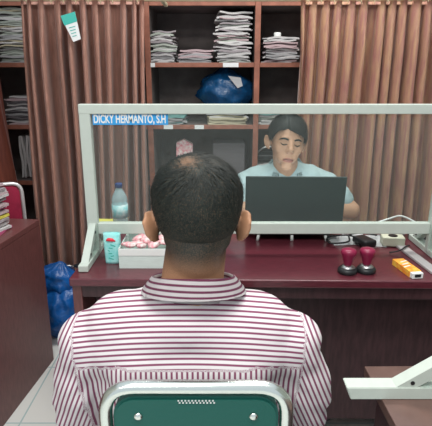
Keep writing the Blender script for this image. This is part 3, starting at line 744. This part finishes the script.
for v, nv_ in zip(sm.vertices, NV):     # soft creases: below the yoke, at the armpits and along the sleeves
    p = v.co; ax = abs(p.x)
    d = .0035 * noise.noise(Vector((p.x * 9, p.y * 9, p.z * 13))) 
    arm = ss(.15, .22, ax); low = 1 - ss(.86, .92, p.z)
    d += .006 * low * noise.noise(Vector((p.x * 22 + p.z * 9, 3.3, p.z * 7)))
    d += .007 * arm * noise.noise(Vector((ax * 14 - p.z * 6, 1.1, p.z * 26 + ax * 22)))
    d += -.008 * math.exp(-((ax - .178) / .014) ** 2) * (1 - ss(.80, .92, p.z)) * (1 if p.y < .05 else .3)
    v.co = p + nv_ * d
at = sm.attributes.new('stripe', 'FLOAT', 'POINT')
K1 = 2 * math.pi / .0094; K2 = 2 * math.pi / .0092
vals = []
for i, v in enumerate(sm.vertices):
    p = v.co; ax = abs(p.x)
    seam = .905 - .25 * max(0, ax - .12)
    c_back = p.z * .90 + p.y * .45 + .012 * (ax / .2) ** 2 
    if ax > .205 + .10 * (p.z - .85) and p.z < .975: 
        c = (ax * .95 + p.z * .38) * K2
    elif p.z > seam: c = c_back * K1
    else: c = (p.x + .004 * noise.noise(Vector((p.x * 6, p.z * 6, 0)))) * K2
    vals.append(c)
at.data.foreach_set('value', vals)
shirt = obj('shirt', sm, 'stripe', man, True)

def collar_mesh(cx, cy, zc, rx, ry, H, back=1, tilt=.02, flare=.010, open_=.32, th=.0022, side=.012):
    """folded collar: stands up round the neck and turns down outside; a is the angle from the back"""
    bm = B(); rows = []; n = 60
    prof = [(-.001, -.012), (0, .0), (.001, H * .6), (.002, H * .92), (.0045, H), (.008, H * .95), (.010 + flare * .3, H * .72), (.010 + flare * .8, H * .45), (.011 + flare, H * .22)]
    A = math.pi * (1 - open_ * .32)
    for i in range(n + 1):
        a = -A + 2 * A * i / n; fr = ss(.5, 1, abs(a) / math.pi)
        row = []
        for j, (dr, z) in enumerate(prof):
            zz = z - (.016 * fr * (1 if j > 5 else 0) * (j - 5) / 3)
            # back is -y
            row.append(bm.verts.new((cx + (rx + dr) * math.sin(a), cy - (ry + dr) * math.cos(a), zc + zz - tilt * (1 - math.cos(a)) * .5 - side * abs(math.sin(a)) ** 2)))
        rows.append(row)
    for i in range(n):
        for j in range(len(prof) - 1): bm.faces.new((rows[i][j], rows[i + 1][j], rows[i + 1][j + 1], rows[i][j + 1]))
    bmesh.ops.solidify(bm, geom=bm.faces[:], thickness=th)
    bmesh.ops.recalc_face_normals(bm, faces=bm.faces)
    return bm
bm = collar_mesh(.008, -.014, 1.024, .071, .066, .040, tilt=.040, flare=.017, side=.004)
me = bpy.data.meshes.new('c'); bm.to_mesh(me); bm.free()
at = me.attributes.new('stripe', 'FLOAT', 'POINT')
vals = []
for i, v in enumerate(me.vertices):
    a = math.atan2(v.co.x, -(v.co.y + .008)); z = v.co.z + .040 * (1 - math.cos(a)) * .5 + .004 * abs(math.sin(a)) ** 2
    vals.append((z * .95) * 2 * math.pi / .0080)
at.data.foreach_set('value', vals)
obj('collar', me, 'stripe', shirt, True)

def hair_cap(h, Rm, fn, rx=.076, ry=.094, rz=.082, cy=-.008, nu=160, nv=110, fade=None):
    bm = B(); bmesh.ops.create_uvsphere(bm, u_segments=nu, v_segments=nv, radius=1); fv = []
    for v in bm.verts:
        n = v.co.normalized(); t = fn(n)
        c = Vector(((rx + t) * n.x, cy + (ry + t) * n.y, (rz + t) * n.z)); fv.append(fade(n, c) if fade else 1)
        v.co = Vector(h) + Rm @ c
    me = bpy.data.meshes.new('hair'); bm.to_mesh(me); bm.free()
    at = me.attributes.new('fade', 'FLOAT', 'POINT')
    at.data.foreach_set('value', fv)
    return me
CR = Vector((-.18, -.42, .88)).normalized()      # crown whorl
def near_fn(n):
    lo = -.95 if n.y < 0 else -.95 + 1.2 * ss(0, .6, n.y)            # hairline, lower at the nape
    side = ss(lo, lo + .5, n.z)
    t = -.004 + .0075 * side + .0105 * ss(-.25, .75, n.z) + .0010 * noise.noise(n * 24) * side
    t += .003 * ss(.1, .5, n.z) * noise.noise(Vector((n.x * 6, n.y * 6, 2)))
    if n.y > .45: t -= .02 * ss(.45, .9, n.y) * (1 - ss(.3, .6, n.z))
    # ear cut-out
    t -= .006 * math.exp(-((n.y + .02) / .22) ** 2 - ((n.z + .42) / .28) ** 2)
    return t
def near_fade(n, c): return ss(-.138, -.058, c.z) * (.97 - .3 * math.exp(-((n - CR).length / .17) ** 2))
hair = obj('hair', hair_cap(HC, HR, near_fn, fade=near_fade), 'fade', man, True)
def strands(h, Rm, fn, N, seed, flow, rx=.076, ry=.094, rz=.082, cy=-.008, keep=None, length=None, wd=.0006, lift=.5):
    r2 = random.Random(seed); bm = B()
    for _ in range(N):
        z = r2.uniform(-.35, 1); a = r2.uniform(0, 2 * math.pi); s = math.sqrt(max(0, 1 - z * z)); n = Vector((s * math.cos(a), s * math.sin(a), z))
        if keep and not keep(n, r2): continue
        L = length(n) * r2.uniform(.7, 1.2)
        f = flow(n); f = (f - n * f.dot(n)); 
        if f.length < 1e-3: continue
        f.normalize(); f = (f + Vector((r2.gauss(0, .22), r2.gauss(0, .22), r2.gauss(0, .22)))).normalized(); f = (f - n * f.dot(n)).normalized()
        t = fn(n); p = Vector(((rx + t - .0005) * n.x, cy + (ry + t - .0005) * n.y, (rz + t - .0005) * n.z))
        sd = f.cross(n).normalized(); pts = []
        lf = lift * r2.uniform(.3, 1.0)
        for k in range(4):
            u = k / 3; pts.append(p + f * L * u + n * (L * lf * (u - .75 * u * u)))
        prev = None
        for k, q in enumerate(pts):
            ww = wd * (1 - k / 3.4); x = bm.verts.new(Vector(h) + Rm @ (q - sd * ww)); y = bm.verts.new(Vector(h) + Rm @ (q + sd * ww))
            if prev: bm.faces.new((prev[0], prev[1], y, x))
            prev = (x, y)
    return bm
CR = Vector((-.18, -.42, .88)).normalized()      # crown whorl
def near_flow(n):
    d = n - CR; return d + n.cross(CR) * .7 + Vector((0, .25, -.15))
st = obj('hair_strands', strands(HC, HR, near_fn, 9000, 3, near_flow, keep=lambda n, r: (n - CR).length > r.uniform(.05, .32) and not (n.y > .5 and n.z < .3), length=lambda n: .006 + .014 * ss(.1, .8, n.z), lift=.45), 'hair', hair)

# ---- officer behind the desk, facing us
off = thing('person', 'man in a grey-teal shirt behind the desk, looking down at his laptop', 'person', (.325, 2.285, 0), R(180))
OC = Vector((.012, .180, 1.146)); OR = (Euler((0, R(-7), R(3))).to_matrix() @ Euler((R(0), 0, 0)).to_matrix())
HK = 1.0
lean = Matrix.Translation((0, 0, .55)) @ Matrix.Rotation(R(-14), 4, 'X') @ Matrix.Translation((0, 0, -.55))
def lp(P):
    out = []
    for p in P:
        if p[0] == 'e':
            rot = p[3] if len(p) > 3 else (0, 0, 0); rm = rot if isinstance(rot, Matrix) else Euler(rot).to_matrix()
            out.append(('e', lean @ Vector(p[1]), p[2], lean.to_3x3() @ rm))
        else: out.append(('c', lean @ Vector(p[1]), p[2], lean @ Vector(p[3]), p[4]))
    return out
oa = {}
for s, el, wr in ((-1, Vector((-.298, .145, .800)), Vector((-.09, .215, .838))), (1, Vector((.262, .150, .795)), Vector((.09, .215, .838)))):
    oa[s] = (lean @ Vector((s * .185, -.01, .905)), el, wr)
nk = lean @ Vector((0, -.015, .985))
P = lp(torso()) + head_prims(OC, OR, HK) + [('c', nk, .058, OC + OR @ Vector((0, -.030, -.065)), .052)] + legs()
for s in (-1, 1):
    sh, el, wr = oa[s]
    P += [('e', sh, (.060, .060, .060)), ('c', sh, .050, el, .042), ('c', el, .043, wr, .027)] + hand(wr, (-s * .25, .95, -.05), s, .35)
ob = obj('body', union(P, .0038, 6, .5), ['skin_face', 'lip'], off, True)
Ri = OR.transposed()
for p in ob.data.polygons:
    q = Ri @ (Vector(p.center) - OC)
    if q.y > .07 and abs(q.x) < .023 and facez(-.0905) + .12 * abs(q.x) < q.z < facez(-.0765) - .16 * abs(q.x): p.material_index = 1
obj('trousers', union([('e', (0, 0, .56), (.172, .138, .105))] + legs(.014), .008, 5), 'trouser', off, True)
for s in (-1, 1): obj('shoe', union([('e', (s * .13, .50, .045), (.046, .13, .045)), ('c', (s * .13, .46, .05), .045, (s * .13, .46, .12), .05)], .008, 4), 'black', off, True)
P = lp(torso(.014))
for s in (-1, 1):
    sh, el, wr = oa[s]; m_ = sh + (el - sh) * .56
    P += [('e', sh, (.074, .074, .072)), ('c', sh, .066, m_, .066), ('e', m_, (.068, .068, .05))]
me = union(P, .006, 8, .6)
NV = [v.normal.copy() for v in me.vertices]
for v, nv_ in zip(me.vertices, NV):
    p = v.co; v.co = p + nv_ * (.006 * noise.noise(Vector((p.x * 16, p.y * 8, p.z * 18))) + .004 * noise.noise(Vector((p.x * 30, p.z * 30, 4))))
osh = obj('shirt', me, 'teal_shirt', off, True)
bm = collar_mesh(0, 0, 0, .070, .064, .034, tilt=.03, flare=.012, open_=.6)
bmesh.ops.transform(bm, matrix=Matrix.Translation(lean @ Vector((0, -.005, 1.006))) @ Matrix.Rotation(R(-24), 4, 'X'), verts=bm.verts)
obj('collar', bm, 'teal_shirt', osh, True)
def off_fn(n):
    # parted fringe swept to the side; the forehead stays clear
    front = ss(.25, .75, n.y)
    line = -.30 * (1 - front) + front * (.40 - .30 * abs(n.x - .25) + .10 * (n.x > .1) * 0)
    if n.y < 0: line = -.55
    k = ss(line - .05, line + .10, n.z)
    t = -.010 + k * (.0185 + .006 * ss(.3, .9, n.z)) + .003 * k * noise.noise(Vector((n.x * 5, n.y * 5, n.z * 3 + 4)))
    t -= .004 * k * math.exp(-((n.x - .25) / .08) ** 2) * ss(0, .6, n.y)
    return t
oh = obj('hair', hair_cap(OC, OR, off_fn), 'hair', off, True)
obj('hair_strands', strands(OC, OR, off_fn, 6000, 8, lambda n: Vector((-.8 if n.x < .25 else .8, .5, -.3)), keep=lambda n, r: off_fn(n) > .004, length=lambda n: .028, lift=.22, wd=.0009), 'hair', oh)
def on_face(x, z, out=.0):
    # point just in front of the face surface at face coordinates x, z
    from mathutils.bvhtree import BVHTree
    return None
from mathutils.bvhtree import BVHTree
bv = BVHTree.FromPolygons([v.co for v in ob.data.vertices], [list(p.vertices) for p in ob.data.polygons])
def surf(x, z, out=.0006):
    o_ = OC + OR @ Vector((x, .2, facez(z))); d = OR @ Vector((0, -1, 0)); hit = bv.ray_cast(o_, d)
    return hit[0] - d * out
for s in (-1, 1):
    bm = B(); pts = [surf(s * x, z, .0008) for x, z in ((.013, -.016), (.022, -.0125), (.032, -.0115), (.041, -.0145), (.047, -.019))]
    tube(bm, smoothpath(pts, 4), .003, 8, rs=[.0022 + .0016 * math.sin(math.pi * min(1, .15 + i / 16)) for i in range(17)]); obj('eyebrow', bm, 'hair', off, True)
    bm = B(); pts = [surf(s * x, z, .0004) for x, z in ((.015, -.0325), (.022, -.0365), (.030, -.0380), (.037, -.0360), (.043, -.0320))]
    tube(bm, smoothpath(pts, 4), .002, 8, rs=[.0008 + .0016 * math.sin(math.pi * i / 16) for i in range(17)]); obj('eyelash', bm, 'hair', off, True)
    bm = B(); q = surf(s * .0095, -.0615, -.001); bmesh.ops.create_icosphere(bm, subdivisions=2, radius=.0028); bmesh.ops.translate(bm, vec=q, verts=bm.verts); obj('nostril', bm, 'lip', off, True)
bm = B(); pts = [surf(x, z, .0002) for x, z in ((-.021, -.0825), (-.010, -.0815), (0, -.0822), (.010, -.0815), (.021, -.0825))]
tube(bm, smoothpath(pts, 4), .0013, 6); obj('mouth_line', bm, 'hair', off, True)

# officer's chair
OCh = thing('office_chair', 'black office chair that the officer sits on, almost hidden behind the desk', 'chair', (.325, 2.30, 0), R(180))
obj('seat', bx((0, .03, .425), (.44, .42, .06), .025), 'black', OCh, True)
obj('backrest', bx((0, -.19, .66), (.38, .04, .34), .018), 'black', OCh, True)
bm = B(); tube(bm, [(0, 0, .10), (0, 0, .40)], .025, 12); obj('column', bm, 'steel', OCh, True)
for k in range(5):
    a = k * 2 * math.pi / 5 + .3; bm = B(); tube(bm, [(0, 0, .10), (.24 * math.cos(a), .24 * math.sin(a), .06)], .018, 8); lg = obj('leg', bm, 'black', OCh, True)
    bm = B(); bmesh.ops.create_icosphere(bm, subdivisions=2, radius=.027); bmesh.ops.translate(bm, vec=(.24 * math.cos(a), .24 * math.sin(a), .027), verts=bm.verts); obj('caster', bm, 'black', lg, True)
bm = B(); tube(bm, [(0, -.10, .40), (0, -.20, .42), (0, -.215, .60)], .014, 8); obj('back_bar', bm, 'steel', OCh, True)
